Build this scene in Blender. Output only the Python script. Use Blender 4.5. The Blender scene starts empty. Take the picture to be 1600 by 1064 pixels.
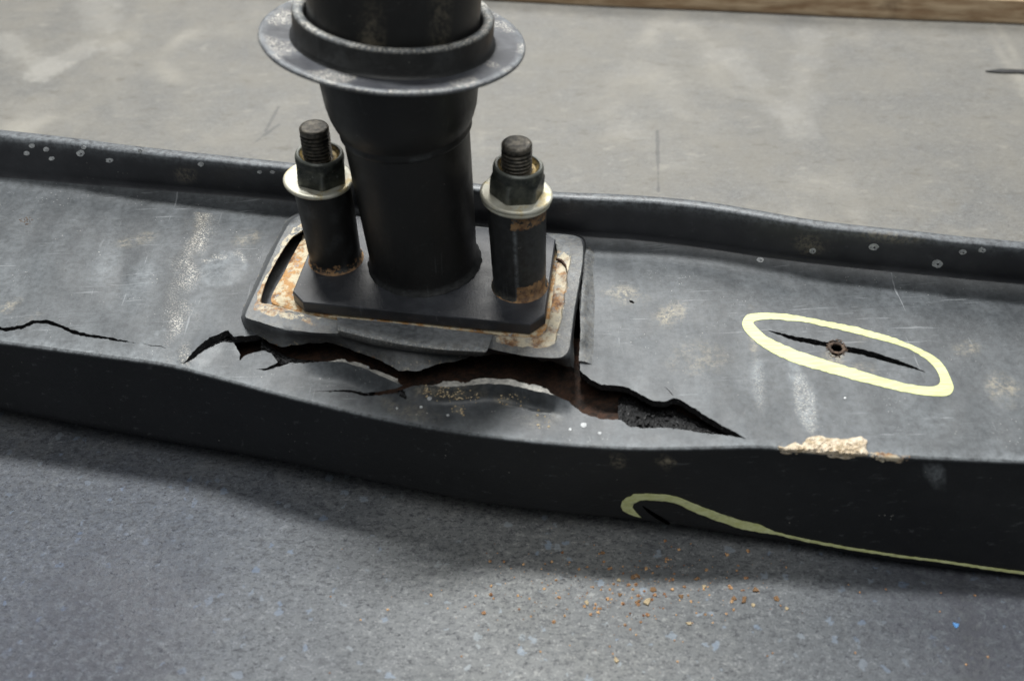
import bpy, math, random
from mathutils import Vector, Matrix, noise
from mathutils.geometry import delaunay_2d_cdt

random.seed(7)
scene = bpy.context.scene
col = scene.collection

# ------------------------------------------------------------------ camera
# pose solved from the vertical edges of the spacers and the post in the photograph
FPX, PCX, PCY = 1650.0, 800.0, 532.0                       # focal length and centre, in photo pixels
UPC = Vector((-55, 1768, 1650)).normalized()               # world up seen from the camera
FWC = Vector((0, 0, -1))
YC = (FWC - UPC * FWC.dot(UPC)).normalized()
XC = YC.cross(UPC)
CW = Matrix((XC, YC, UPC))                                  # camera axes -> world axes


def ray(px, py):
    return CW @ Vector(((px - PCX) / FPX, -(py - PCY) / FPX, -1.0))


PLATE_Z = 0.011
CAM = Vector((0, 0, PLATE_Z)) - ray(663, 407) * 0.5


def at(px, py, z):
    """point of the horizontal level z (metres) that was measured at a photo position"""
    r = ray(px, py)
    return CAM + r * ((z - CAM.z) / r.z)


cam_d = bpy.data.cameras.new('camera')
cam = bpy.data.objects.new('camera', cam_d)
col.objects.link(cam)
cam.matrix_world = Matrix.Translation(CAM) @ CW.to_4x4()
cam_d.sensor_width = 36
cam_d.lens = FPX / 1600 * 36
cam_d.clip_start = 0.01
cam_d.clip_end = 50
cam_d.dof.use_dof = True
cam_d.dof.focus_distance = 0.515
cam_d.dof.aperture_fstop = 8.5
scene.camera = cam

# ------------------------------------------------------------------ light: a workshop with ceiling lamps
world = bpy.data.worlds.new('World')
scene.world = world
world.use_nodes = True
bg = world.node_tree.nodes['Background']
bg.inputs['Color'].default_value = (0.86, 0.96, 1.0, 1)
bg.inputs['Strength'].default_value = 0.11


def area(name, loc, target, sx, sy, power, color):
    d = bpy.data.lights.new(name, 'AREA')
    d.shape = 'RECTANGLE'
    d.size, d.size_y, d.energy, d.color = sx, sy, power, color
    o = bpy.data.objects.new(name, d)
    col.objects.link(o)
    o.location = loc
    o.rotation_euler = (Vector(target) - Vector(loc)).to_track_quat('-Z', 'Y').to_euler()
    return o


area('ceiling_lamp', (-0.12, 0.58, 1.55), (0, 0.0, 0), 0.45, 0.12, 50, (0.985, 1.0, 0.985))
area('ceiling_lamp', (0.2, 2.1, 1.9), (0, 0.2, 0), 2.4, 1.1, 62, (1.0, 0.985, 0.945))
area('ceiling_lamp', (0.3, -0.9, 2.3), (0, 0.0, 0), 2.2, 1.6, 36, (0.99, 1.0, 0.99))
scene.view_settings.view_transform = 'Standard'
scene.view_settings.look = 'None'
scene.view_settings.exposure = -0.22
scene.view_settings.gamma = 1.0
scene.cycles.max_bounces = 6
scene.cycles.diffuse_bounces = 3
scene.cycles.glossy_bounces = 3

# ------------------------------------------------------------------ helpers


def mesh_obj(name, verts, faces, mat, parent=None, smooth=True, wear_shine=None, sharp=None, mats=None, fmat=None):
    """one mesh object; vertices are given in scene metres"""
    off = parent_base(parent)
    me = bpy.data.meshes.new(name)
    me.from_pydata([tuple(Vector(v) - off) for v in verts], [], faces)
    for m in (mats or [mat]):
        me.materials.append(m)
    if fmat:
        for p, k in zip(me.polygons, fmat):
            p.material_index = k
    if smooth:
        me.polygons.foreach_set('use_smooth', [True] * len(me.polygons))
        if sharp:
            me.set_sharp_from_angle(angle=math.radians(sharp))
    if wear_shine:
        a = me.color_attributes.new('wear_shine', 'FLOAT_COLOR', 'POINT')
        a.data.foreach_set('color', [c for w in wear_shine for c in w])
    me.update()
    o = bpy.data.objects.new(name, me)
    col.objects.link(o)
    if parent:
        o.parent = parent
    return o


def parent_base(p):
    v = Vector((0, 0, 0))
    while p is not None:
        v = v + p.location
        p = p.parent
    return v


def empty(name, loc, label, cat, group=None):
    o = bpy.data.objects.new(name, None)
    o.empty_display_size = 0.01
    col.objects.link(o)
    o.location = loc
    return tag(o, label, cat, group)


def tag(o, label, cat, group=None, kind=None):
    o['label'] = label
    o['category'] = cat
    if group:
        o['group'] = group
    if kind:
        o['kind'] = kind
    return o


def loft(rows, closed=False):
    n = len(rows[0])
    v = [p for r in rows for p in r]
    f = []
    for j in range(len(rows) - 1):
        for i in range(n if closed else n - 1):
            k = (i + 1) % n
            f.append((j * n + i, j * n + k, (j + 1) * n + k, (j + 1) * n + i))
    return v, f


def lathe(profile, base, axis=(0, 0, 1), seg=96, cap0=False, cap1=False, rad=None):
    """profile: (radius, height) pairs about an axis; rad(r, h, angle) may alter the radius"""
    a = Vector(axis).normalized()
    u = Vector((1, 0, 0))
    u = (u - a * u.dot(a)).normalized()
    w = a.cross(u)
    rows = []
    for (r, h) in profile:
        row = []
        for i in range(seg):
            t = 2 * math.pi * i / seg
            q = rad(r, h, t) if rad else r
            row.append(Vector(base) + a * h + (u * math.cos(t) + w * math.sin(t)) * q)
        rows.append(row)
    v, f = loft(rows, True)
    if cap0:
        f.append(tuple(reversed(range(seg))))
    if cap1:
        n = (len(rows) - 1) * seg
        f.append(tuple(range(n, n + seg)))
    return v, f


def lerp_line(pts, x):
    if x <= pts[0][0]:
        a, b = pts[0], pts[1]
    elif x >= pts[-1][0]:
        a, b = pts[-2], pts[-1]
    else:
        for a, b in zip(pts, pts[1:]):
            if a[0] <= x <= b[0]:
                break
    return a[1] + (b[1] - a[1]) * (x - a[0]) / (b[0] - a[0])


def smooth_line(pts):
    """the traced line as a function of x, smoothed with a monotone-ish cubic"""
    xs = [p[0] for p in pts]
    ys = [p[1] for p in pts]
    n = len(xs)
    d = [(ys[i + 1] - ys[i]) / (xs[i + 1] - xs[i]) for i in range(n - 1)]
    m = [d[0]] + [(d[i - 1] + d[i]) / 2 for i in range(1, n - 1)] + [d[-1]]

    def f(x):
        if x <= xs[0]:
            return ys[0] + m[0] * (x - xs[0])
        if x >= xs[-1]:
            return ys[-1] + m[-1] * (x - xs[-1])
        i = 0
        while xs[i + 1] < x:
            i += 1
        h = xs[i + 1] - xs[i]
        t = (x - xs[i]) / h
        return ((2 * t**3 - 3 * t**2 + 1) * ys[i] + (t**3 - 2 * t**2 + t) * h * m[i]
                + (-2 * t**3 + 3 * t**2) * ys[i + 1] + (t**3 - t**2) * h * m[i + 1])
    return f


def sstep(a, b, x):
    t = max(0.0, min(1.0, (x - a) / (b - a)))
    return t * t * (3 - 2 * t)


def seg_dist(p, a, b):
    dx, dy = b[0] - a[0], b[1] - a[1]
    l = dx * dx + dy * dy
    t = 0 if l == 0 else max(0, min(1, ((p[0] - a[0]) * dx + (p[1] - a[1]) * dy) / l))
    return math.hypot(p[0] - a[0] - t * dx, p[1] - a[1] - t * dy)


def line_dist(p, line):
    return min(seg_dist(p, a, b) for a, b in zip(line, line[1:]))


def inside(p, poly):
    x, y = p
    c = False
    j = len(poly) - 1
    for i in range(len(poly)):
        xi, yi = poly[i]
        xj, yj = poly[j]
        if (yi > y) != (yj > y) and x < (xj - xi) * (y - yi) / (yj - yi) + xi:
            c = not c
        j = i
    return c


def ragged(poly, step=4.0, amp=0.9, rnd=random.Random(3)):
    """a traced outline cut into short steps with the small irregularity of torn steel"""
    out = []
    for a, b in zip(poly, poly[1:] + poly[:1]):
        n = max(1, int(math.hypot(b[0] - a[0], b[1] - a[1]) / step))
        for i in range(n):
            t = i / n
            k = amp if i else 0
            out.append((a[0] + (b[0] - a[0]) * t + rnd.uniform(-k, k), a[1] + (b[1] - a[1]) * t + rnd.uniform(-k, k)))
    return out


def crack_poly(line, widths):
    """a thin crack as an outline: centre line and half widths"""
    up, dn = [], []
    for i, (p, w) in enumerate(zip(line, widths)):
        a = line[max(0, i - 1)]
        b = line[min(len(line) - 1, i + 1)]
        l = math.hypot(b[0] - a[0], b[1] - a[1])
        nx, ny = -(b[1] - a[1]) / l, (b[0] - a[0]) / l
        if w < 0.05:
            up.append(p)
        else:
            up.append((p[0] + nx * w, p[1] + ny * w))
            dn.append((p[0] - nx * w, p[1] - ny * w))
    return up + dn[::-1]


def triangulate(outer, holes, grid):
    """flat sheet with holes: returns 2d points and triangles"""
    pts = [Vector(p) for p in outer]
    edges = [(i, (i + 1) % len(outer)) for i in range(len(outer))]
    for h in holes:
        n = len(pts)
        pts += [Vector(p) for p in h]
        edges += [(n + i, n + (i + 1) % len(h)) for i in range(len(h))]
    pts += [Vector(p) for p in grid]
    v, e, f, _, _, _ = delaunay_2d_cdt(pts, edges, [], 0, 1e-4)
    boxes = [(min(p[0] for p in h), max(p[0] for p in h), min(p[1] for p in h), max(p[1] for p in h)) for h in holes]
    keep = []
    for t in f:
        c = (sum(v[i].x for i in t) / 3, sum(v[i].y for i in t) / 3)
        if not inside(c, outer):
            continue
        bad = False
        for h, b in zip(holes, boxes):
            if b[0] <= c[0] <= b[1] and b[2] <= c[1] <= b[3] and inside(c, h):
                bad = True
                break
        if not bad:
            keep.append(tuple(t))
    return [(p.x, p.y) for p in v], keep


def solid(top, tris, thick, down=None, fresh=None):
    """gives a sheet its thickness; returns verts, faces and 1 for faces of the cut edge"""
    n = len(top)
    nor = [Vector((0, 0, 0)) for _ in top]
    out = []
    for t in tris:
        a, b, c = (top[i] for i in t)
        k = (b - a).cross(c - a)
        if k.z < 0:
            t = (t[0], t[2], t[1])
            k = -k
        out.append(t)
        for i in t:
            nor[i] += k
    bot = []
    for p, k in zip(top, nor):
        d = -k.normalized() if down is None else down
        bot.append(p + d * thick)
    cnt = {}
    for t in out:
        for a, b in ((t[0], t[1]), (t[1], t[2]), (t[2], t[0])):
            cnt[(a, b)] = 1
    faces = list(out) + [(t[0] + n, t[2] + n, t[1] + n) for t in out]
    fm = [0] * len(faces)
    ring = {}
    verts = list(top) + bot
    for (a, b) in cnt:
        if (b, a) not in cnt:
            q = []
            for i in (a, b):                              # own vertices: the cut edge stays crisp
                if i not in ring:
                    ring[i] = len(verts)
                    verts += [top[i], bot[i]]
                q.append(ring[i])
            faces.append((q[1], q[0], q[0] + 1, q[1] + 1))
            fm.append(1 if fresh is None or fresh(a) else 2)
    return verts, faces, fm, n


# ------------------------------------------------------------------ materials
def new_mat(name):
    m = bpy.data.materials.new(name)
    m.use_nodes = True
    nt = m.node_tree
    return m, nt, nt.nodes['Principled BSDF']


class N:
    """small shorthand for shader nodes"""

    def __init__(s, nt):
        s.nt = nt
        s.co = nt.nodes.new('ShaderNodeTexCoord').outputs['Object']

    def link(s, v, sock):
        if hasattr(v, 'is_output'):
            s.nt.links.new(v, sock)
        elif isinstance(v, tuple):
            sock.default_value = v if len(v) == 4 else (*v, 1)
        else:
            sock.default_value = v

    def noise(s, scale, detail=4, rough=0.6, out='Fac', stretch=None, dist=0.0):
        n = s.nt.nodes.new('ShaderNodeTexNoise')
        n.inputs['Scale'].default_value = scale
        n.inputs['Detail'].default_value = detail
        n.inputs['Roughness'].default_value = rough
        n.inputs['Distortion'].default_value = dist
        co = s.co
        if stretch:
            mp = s.nt.nodes.new('ShaderNodeMapping')
            mp.inputs['Scale'].default_value = stretch[0]
            mp.inputs['Rotation'].default_value = stretch[1]
            s.nt.links.new(co, mp.inputs['Vector'])
            co = mp.outputs['Vector']
        s.nt.links.new(co, n.inputs['Vector'])
        return n.outputs[out]

    def voronoi(s, scale, out='Distance', feature='F1', rnd=1.0):
        n = s.nt.nodes.new('ShaderNodeTexVoronoi')
        n.feature = feature
        n.inputs['Scale'].default_value = scale
        n.inputs['Randomness'].default_value = rnd
        s.nt.links.new(s.co, n.inputs['Vector'])
        return n.outputs[out]

    def ramp(s, v, a, b, lo=0.0, hi=1.0):
        n = s.nt.nodes.new('ShaderNodeMapRange')
        n.interpolation_type = 'SMOOTHSTEP'
        s.link(v, n.inputs['Value'])
        n.inputs['From Min'].default_value = a
        n.inputs['From Max'].default_value = b
        n.inputs['To Min'].default_value = lo
        n.inputs['To Max'].default_value = hi
        return n.outputs['Result']

    def math(s, op, a, b=0.0, clamp=False):
        n = s.nt.nodes.new('ShaderNodeMath')
        n.operation = op
        n.use_clamp = clamp
        s.link(a, n.inputs[0])
        s.link(b, n.inputs[1])
        return n.outputs[0]

    def mul(s, a, b):
        return s.math('MULTIPLY', a, b)

    def mix(s, fac, a, b):
        n = s.nt.nodes.new('ShaderNodeMix')
        n.data_type = 'RGBA'
        s.link(fac, n.inputs[0])
        s.link(a, n.inputs[6])
        s.link(b, n.inputs[7])
        return n.outputs[2]

    def attr(s, name='wear_shine'):
        n = s.nt.nodes.new('ShaderNodeAttribute')
        n.attribute_name = name
        sp = s.nt.nodes.new('ShaderNodeSeparateColor')
        s.nt.links.new(n.outputs['Color'], sp.inputs[0])
        return sp.outputs[0], sp.outputs[1], sp.outputs[2], n.outputs['Alpha']

    def sep(s, v):
        n = s.nt.nodes.new('ShaderNodeSeparateXYZ')
        s.nt.links.new(v, n.inputs[0])
        return n.outputs

    def bump(s, h, strength, dist, normal=None):
        n = s.nt.nodes.new('ShaderNodeBump')
        n.inputs['Strength'].default_value = strength
        n.inputs['Distance'].default_value = dist
        s.link(h, n.inputs['Height'])
        if normal is not None:
            s.nt.links.new(normal, n.inputs['Normal'])
        return n.outputs[0]


def finish(n, b, base, rough, normal=None, metal=0.0, spec=0.5):
    n.link(base, b.inputs['Base Color'])
    n.link(rough, b.inputs['Roughness'])
    n.link(metal, b.inputs['Metallic'])
    n.link(spec, b.inputs['Specular IOR Level'])
    if normal is not None:
        n.nt.links.new(normal, b.inputs['Normal'])


def coated_steel(name, base, film, film_amt, rough, masks=True, fleck=0.5, peel=0.35, cream=1.0, grain=0.0, spec=0.5, blotch=1.0, scratch=0.0):
    """black chassis paint: dusty film, pale flecks, and wear from the part's own wear map
    (red: chalky scuffs, green: tan dirt, blue: rust, alpha: bright sparkle; red and alpha also hold painted highlights)"""
    m, nt, b = new_mat(name)
    n = N(nt)
    big = n.noise(22, 5, 0.62)
    med = n.noise(130, 5, 0.65)
    fine = n.noise(900, 3, 0.7)
    scr = n.noise(60, 4, 0.7, stretch=((1, 14, 6), (0, 0, 0.5)))
    f = n.mul(n.ramp(big, 0.3, 0.72, 1 - 0.75 * blotch, 1.0), n.ramp(med, 0.25, 0.75, 1 - 0.55 * blotch, 1.0))
    f = n.mul(f, film_amt)
    if grain:
        gr = n.noise(310, 4, 0.75)
        f = n.mul(f, n.ramp(gr, 0.34, 0.64, 1 - grain, 1.0 + 0.25 * grain))
        wipe = n.noise(75, 4, 0.6, stretch=((1, 0.16, 1), (0, 0, 0.25)))
        f = n.mul(f, n.ramp(wipe, 0.30, 0.70, 0.55, 1.15))
    c = n.mix(f, base, film)
    c = n.mix(n.mul(n.ramp(scr, 0.60, 0.74), 0.22 * fleck), c, (0.26, 0.27, 0.28))
    if scratch:
        for sc_, st, ro, lo in ((26, (1, 26, 1), 0.62, 0.665), (30, (1, 22, 1), -0.9, 0.68), (24, (18, 1, 1), 0.15, 0.685)):
            ln = n.ramp(n.noise(sc_, 3, 0.62, stretch=(st, (0, 0, ro))), lo, lo + 0.035)
            c = n.mix(n.mul(n.mul(ln, n.ramp(big, 0.35, 0.6)), 0.5 * scratch), c, (0.33, 0.345, 0.36))
        dk = n.ramp(n.noise(240, 4, 0.7), 0.66, 0.72)
        c = n.mix(n.mul(dk, 0.55 * scratch), c, (0.018, 0.018, 0.020))
        chip = n.mul(n.ramp(n.voronoi(620), 0.13, 0.09), n.ramp(n.noise(48, 3, 0.7), 0.56, 0.66))
        c = n.mix(n.mul(chip, 0.8 * scratch), c, (0.62, 0.61, 0.58))
    # chips and specks of dust
    sp = n.voronoi(430)
    pick = n.noise(75, 3, 0.6)
    c = n.mix(n.mul(n.ramp(sp, 0.16, 0.07), n.mul(n.ramp(pick, 0.60, 0.72), fleck)), c, (0.50, 0.48, 0.44))
    rr = n.ramp(med, 0.2, 0.8, rough - 0.08, rough + 0.1)
    if masks:
        ch, tn, ru, al = n.attr()
        k = n.mul(ch, n.ramp(n.noise(340, 5, 0.75), 0.34, 0.66, 0.22, 1.0))
        c = n.mix(n.mul(k, 0.62), c, (0.285, 0.31, 0.33))
        k2 = n.mul(tn, n.ramp(n.noise(420, 5, 0.8), 0.40, 0.62))
        c = n.mix(k2, c, (0.44, 0.38, 0.27))
        spk = n.mul(al, n.ramp(n.noise(1300, 3, 0.8), 0.50, 0.62))
        c = n.mix(spk, c, (0.60, 0.56, 0.49))
        r1 = n.noise(260, 5, 0.7)
        rc = n.mix(n.ramp(r1, 0.36, 0.64), (0.10, 0.045, 0.022), (0.36, 0.20, 0.085))
        rc = n.mix(n.ramp(n.noise(95, 5, 0.7), 0.38, 0.56, 0, cream), rc, (0.46, 0.41, 0.31))
        rc = n.mix(n.ramp(n.noise(230, 5, 0.8), 0.50, 0.62, 0, 0.75 * cream), rc, (0.24, 0.235, 0.22))
        rc = n.mix(n.ramp(n.noise(520, 4, 0.8), 0.58, 0.68, 0, 0.8), rc, (0.07, 0.035, 0.02))
        rk = n.math('GREATER_THAN', n.math('ADD', ru, n.ramp(n.noise(300, 5, 0.75), 0.2, 0.8, -0.32, 0.32)), 0.5)
        c = n.mix(rk, c, rc)
        rr = n.math('ADD', rr, n.math('ADD', n.mul(k, 0.2), n.mul(rk, 0.4)), True)
    h = n.math('ADD', n.mul(fine, 0.5), med)
    nr = n.bump(h, peel, 0.0005)
    finish(n, b, c, rr, nr, 0.0, spec)
    return m


M = {}
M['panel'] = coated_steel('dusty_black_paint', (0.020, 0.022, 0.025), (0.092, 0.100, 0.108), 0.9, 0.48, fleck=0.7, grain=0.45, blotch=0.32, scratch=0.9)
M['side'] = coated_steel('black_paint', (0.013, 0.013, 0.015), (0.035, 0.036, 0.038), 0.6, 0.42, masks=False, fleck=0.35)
M['post'] = coated_steel('satin_black_paint', (0.008, 0.008, 0.008), (0.024, 0.023, 0.022), 0.55, 0.44, fleck=0.3, peel=0.25, cream=0.12, spec=0.42, scratch=0.10)
M['disc'] = coated_steel('worn_dark_grey_paint', (0.020, 0.021, 0.026), (0.060, 0.062, 0.072), 0.8, 0.42, fleck=0.9, scratch=0.8)
M['pad'] = coated_steel('scraped_grey_paint', (0.030, 0.031, 0.034), (0.105, 0.108, 0.112), 0.9, 0.45, fleck=0.8, peel=0.6, scratch=0.8)


def simple(name, c1, c2, scale, rough, metal=0.0, bump=0.4, bscale=None, dist=0.0006, detail=5, lo=0.35, hi=0.65):
    m, nt, b = new_mat(name)
    n = N(nt)
    k = n.noise(scale, detail, 0.7)
    c = n.mix(n.ramp(k, lo, hi), c1, c2)
    finish(n, b, c, rough, n.bump(n.noise(bscale or scale * 2, 5, 0.7), bump, dist), metal)
    return m


M['cut'] = simple('torn_steel_edge', (0.24, 0.235, 0.22), (0.47, 0.45, 0.41), 420, 0.6, 0.0, 0.8)
M['cavity'] = simple('rusty_cavity', (0.010, 0.006, 0.004), (0.060, 0.027, 0.014), 160, 0.85, 0, 1.0, 300, 0.002)
M['grit'] = simple('gritty_underseal', (0.004, 0.004, 0.005), (0.40, 0.40, 0.40), 1000, 0.55, 0, 1.0, 1100, 0.001, 3, 0.60, 0.76)
M['cream'] = simple('crumbly_filler', (0.40, 0.31, 0.20), (0.72, 0.62, 0.49), 420, 0.9, 0, 1.0, 600, 0.0012)
M['rust'] = simple('rust_flake', (0.16, 0.060, 0.025), (0.62, 0.38, 0.19), 450, 0.9, 0, 1.0, 500, 0.001)
M['white'] = simple('pale_paint_dot', (0.30, 0.31, 0.32), (0.62, 0.63, 0.63), 700, 0.6)
M['dirt'] = simple('tan_dirt', (0.22, 0.16, 0.09), (0.58, 0.47, 0.30), 500, 0.9)
M['spring'] = simple('bolt_steel', (0.035, 0.033, 0.030), (0.15, 0.135, 0.11), 330, 0.42, 0.55, 0.3)
M['blue'] = simple('blue_chip', (0.05, 0.16, 0.40), (0.10, 0.28, 0.55), 300, 0.6)


M['slit'] = simple('painted_slit_dark', (0.0008, 0.0008, 0.0008), (0.0015, 0.0015, 0.0015), 300, 1.0)  # flat black strip colour, painted for the dark inside the front crack
M['slit'].node_tree.nodes['Principled BSDF'].inputs['Specular IOR Level'].default_value = 0.0


def yellow_paint():
    m, nt, b = new_mat('yellow_marker_paint')
    n = N(nt)
    k = n.noise(120, 4, 0.65, stretch=((1, 9, 3), (0, 0, -0.26)))
    c = n.mix(n.ramp(k, 0.32, 0.68), (0.50, 0.52, 0.22), (0.62, 0.645, 0.35))
    c = n.mix(n.ramp(n.noise(110, 4, 0.65, stretch=((1, 12, 3), (0, 0, -0.3))), 0.54, 0.68, 0, 0.6), c, (0.36, 0.37, 0.22))
    c = n.mix(n.ramp(n.noise(420, 4, 0.8), 0.66, 0.72, 0, 0.8), c, (0.09, 0.095, 0.085))
    finish(n, b, c, 0.5, n.bump(k, 0.5, 0.0003))
    return m


M['yellow'] = yellow_paint()


def nut_mat():
    m, nt, b = new_mat('blackened_nut')
    n = N(nt)
    c = n.mix(n.ramp(n.noise(160, 5, 0.7), 0.35, 0.7), (0.016, 0.019, 0.017), (0.075, 0.080, 0.065))
    c = n.mix(n.ramp(n.noise(420, 5, 0.75), 0.60, 0.72, 0, 0.7), c, (0.24, 0.26, 0.23))
    geo = nt.nodes.new('ShaderNodeNewGeometry')
    c = n.mix(n.ramp(geo.outputs['Pointiness'], 0.53, 0.60, 0, 0.75), c, (0.30, 0.31, 0.28))
    c = n.mix(n.mul(n.attr()[2], n.ramp(n.noise(300, 4, 0.7), 0.3, 0.6)), c, (0.40, 0.28, 0.10))
    finish(n, b, c, 0.38, n.bump(n.noise(300, 4, 0.7), 0.4, 0.0005), 0.25)
    return m


M['nut'] = nut_mat()


def washer_mat():
    m, nt, b = new_mat('yellowed_zinc_washer')
    n = N(nt)
    c = n.mix(n.ramp(n.noise(90, 4, 0.6), 0.35, 0.62), (0.46, 0.44, 0.36), (0.66, 0.65, 0.56))
    c = n.mix(n.ramp(n.noise(120, 5, 0.7), 0.52, 0.66, 0, 0.75), c, (0.50, 0.38, 0.14))
    c = n.mix(n.ramp(n.noise(330, 5, 0.7), 0.62, 0.70, 0, 0.9), c, (0.30, 0.13, 0.04))
    finish(n, b, c, 0.42, n.bump(n.noise(500, 4, 0.7), 0.3, 0.0004), 0.35)
    return m


M['washer'] = washer_mat()


def floor_mat():
    m, nt, b = new_mat('speckled_floor')
    n = N(nt)
    xyz = n.sep(n.co)
    big = n.noise(4.5, 6, 0.65)
    med = n.noise(26, 6, 0.68)
    fine = n.noise(480, 4, 0.75, stretch=((1, 1.7, 1), (0, 0, 0.15)))
    c = n.mix(n.ramp(big, 0.32, 0.68), (0.078, 0.084, 0.091), (0.122, 0.128, 0.132))
    c = n.mix(n.ramp(med, 0.35, 0.72, 0, 0.55), c, (0.158, 0.162, 0.162))
    # fine dark and light grain of the rubber crumb
    c = n.mix(n.ramp(fine, 0.50, 0.36, 0, 0.85), c, (0.036, 0.038, 0.045))
    c = n.mix(n.ramp(n.noise(760, 3, 0.7), 0.56, 0.68, 0, 0.55), c, (0.25, 0.255, 0.265))
    mid = n.noise(210, 4, 0.8, stretch=((1, 1.5, 1), (0, 0, 0.3)))
    c = n.mix(n.ramp(mid, 0.48, 0.34, 0, 0.75), c, (0.034, 0.036, 0.042))
    c = n.mix(n.ramp(mid, 0.55, 0.68, 0, 0.6), c, (0.25, 0.255, 0.255))
    # flakes
    nz = n.noise(420, 3, 0.7)
    wob = n.noise(300, 2, 0.6, out='Color')
    wv = nt.nodes.new('ShaderNodeVectorMath')
    wv.operation = 'MULTIPLY_ADD'
    nt.links.new(wob, wv.inputs[0])
    wv.inputs[1].default_value = (0.006, 0.006, 0.0)
    nt.links.new(n.co, wv.inputs[2])
    flat = n.co
    n.co = wv.outputs[0]
    vd = n.voronoi(230)
    vc = n.sep(n.voronoi(230, 'Color'))
    n.co = flat
    flake = n.mul(n.ramp(n.math('ADD', vd, n.mul(vc[2], 0.28)), 0.50, 0.38), n.math('GREATER_THAN', vc[0], 0.83))
    fc = n.mix(vc[1], (0.16, 0.22, 0.31), (0.25, 0.275, 0.29))
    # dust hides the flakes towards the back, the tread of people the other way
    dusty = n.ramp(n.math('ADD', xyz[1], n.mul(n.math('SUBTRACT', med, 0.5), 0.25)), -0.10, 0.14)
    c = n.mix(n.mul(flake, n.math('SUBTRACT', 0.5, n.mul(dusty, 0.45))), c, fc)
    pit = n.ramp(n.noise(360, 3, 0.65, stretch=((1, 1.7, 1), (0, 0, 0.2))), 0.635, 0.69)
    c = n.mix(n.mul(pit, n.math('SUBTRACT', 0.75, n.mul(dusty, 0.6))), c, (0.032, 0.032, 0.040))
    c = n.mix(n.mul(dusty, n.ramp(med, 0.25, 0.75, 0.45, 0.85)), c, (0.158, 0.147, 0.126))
    # wandering scratches and smears in the dust
    for sc_, rot, amt in ((5.0, 0.9, 0.30), (4.0, -0.5, 0.26)):
        s1 = n.noise(sc_, 2, 0.5, stretch=((1, 0.35, 1), (0, 0, rot)))
        ln = n.ramp(n.math('ABSOLUTE', n.math('SUBTRACT', s1, 0.5)), 0.022, 0.0)
        ln = n.mul(ln, n.ramp(n.noise(9, 4, 0.6), 0.45, 0.7))
        c = n.mix(n.mul(ln, n.mul(dusty, amt)), c, (0.36, 0.335, 0.285))
    cl = n.noise(55, 5, 0.7, stretch=((1, 2.2, 1), (0, 0, 0.1)))
    c = n.mix(n.mul(n.ramp(cl, 0.56, 0.72), n.mul(dusty, 0.5)), c, (0.235, 0.222, 0.193))
    c = n.mix(n.mul(n.ramp(cl, 0.44, 0.30), n.mul(dusty, 0.55)), c, (0.088, 0.079, 0.064))
    s2 = n.noise(16, 4, 0.6, stretch=((6, 1, 1), (0, 0, 0.12)))
    c = n.mix(n.ramp(s2, 0.62, 0.78, 0, 0.35), c, (0.11, 0.112, 0.116))
    # a few single scratches
    def segment(pa, pb, width):
        A, B = at(*pa, FLOOR), at(*pb, FLOOR)
        ab = B - A
        vm = []
        for op in ('SUBTRACT', 'DOT_PRODUCT', 'SCALE', 'DISTANCE'):
            q = nt.nodes.new('ShaderNodeVectorMath')
            q.operation = op
            vm.append(q)
        nt.links.new(n.co, vm[0].inputs[0])
        vm[0].inputs[1].default_value = A
        nt.links.new(vm[0].outputs[0], vm[1].inputs[0])
        vm[1].inputs[1].default_value = ab / ab.length_squared
        t = n.math('MULTIPLY', vm[1].outputs['Value'], 1.0, True)
        vm[2].inputs[0].default_value = ab
        nt.links.new(t, vm[2].inputs['Scale'])
        nt.links.new(vm[0].outputs[0], vm[3].inputs[0])
        nt.links.new(vm[2].outputs[0], vm[3].inputs[1])
        d = n.math('ADD', vm[3].outputs['Value'], n.mul(n.math('SUBTRACT', med, 0.5), width * 4))
        return n.ramp(d, width, width * 0.2)
    for pa, pb, wd, amt in (((1027, 205), (1029, 300), 0.0016, 0.55), ((435, 168), (415, 205), 0.0014, 0.5), ((436, 195), (395, 225), 0.0016, 0.5), ((1500, 900), (1530, 1064), 0.006, 0.5),
                            ((1420, 850), (1700, 980), 0.004, 0.4)):
        c = n.mix(n.mul(segment(pa, pb, wd), amt), c, (0.05, 0.05, 0.052))
    for pa, pb, wd, amt in (((10, 60), (70, 110), 0.016, 0.16), ((70, 110), (150, 65), 0.015, 0.15), ((150, 0), (180, 80), 0.018, 0.13), ((1100, 60), (1250, 200), 0.014, 0.10), ((1270, 60), (1240, 180), 0.015, 0.10)):
        c = n.mix(n.mul(segment(pa, pb, wd), amt), c, (0.44, 0.42, 0.38))
    # broad multiplied tints: bluish and darker towards both front corners, paler at the front centre
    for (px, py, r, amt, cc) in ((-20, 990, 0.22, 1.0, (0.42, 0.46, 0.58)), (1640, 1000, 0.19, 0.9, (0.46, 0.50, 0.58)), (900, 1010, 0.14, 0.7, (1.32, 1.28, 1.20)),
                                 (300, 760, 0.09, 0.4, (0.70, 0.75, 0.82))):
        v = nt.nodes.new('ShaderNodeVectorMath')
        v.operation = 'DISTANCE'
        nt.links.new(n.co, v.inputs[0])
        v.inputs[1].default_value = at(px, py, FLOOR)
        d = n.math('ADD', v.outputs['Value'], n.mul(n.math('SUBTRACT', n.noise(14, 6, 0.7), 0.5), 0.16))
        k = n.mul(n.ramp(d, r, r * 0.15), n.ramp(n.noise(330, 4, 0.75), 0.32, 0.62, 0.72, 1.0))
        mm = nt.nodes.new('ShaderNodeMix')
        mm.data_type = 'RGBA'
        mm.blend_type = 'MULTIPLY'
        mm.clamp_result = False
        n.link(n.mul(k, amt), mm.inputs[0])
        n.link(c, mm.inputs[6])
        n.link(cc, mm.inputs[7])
        c = mm.outputs[2]
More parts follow.
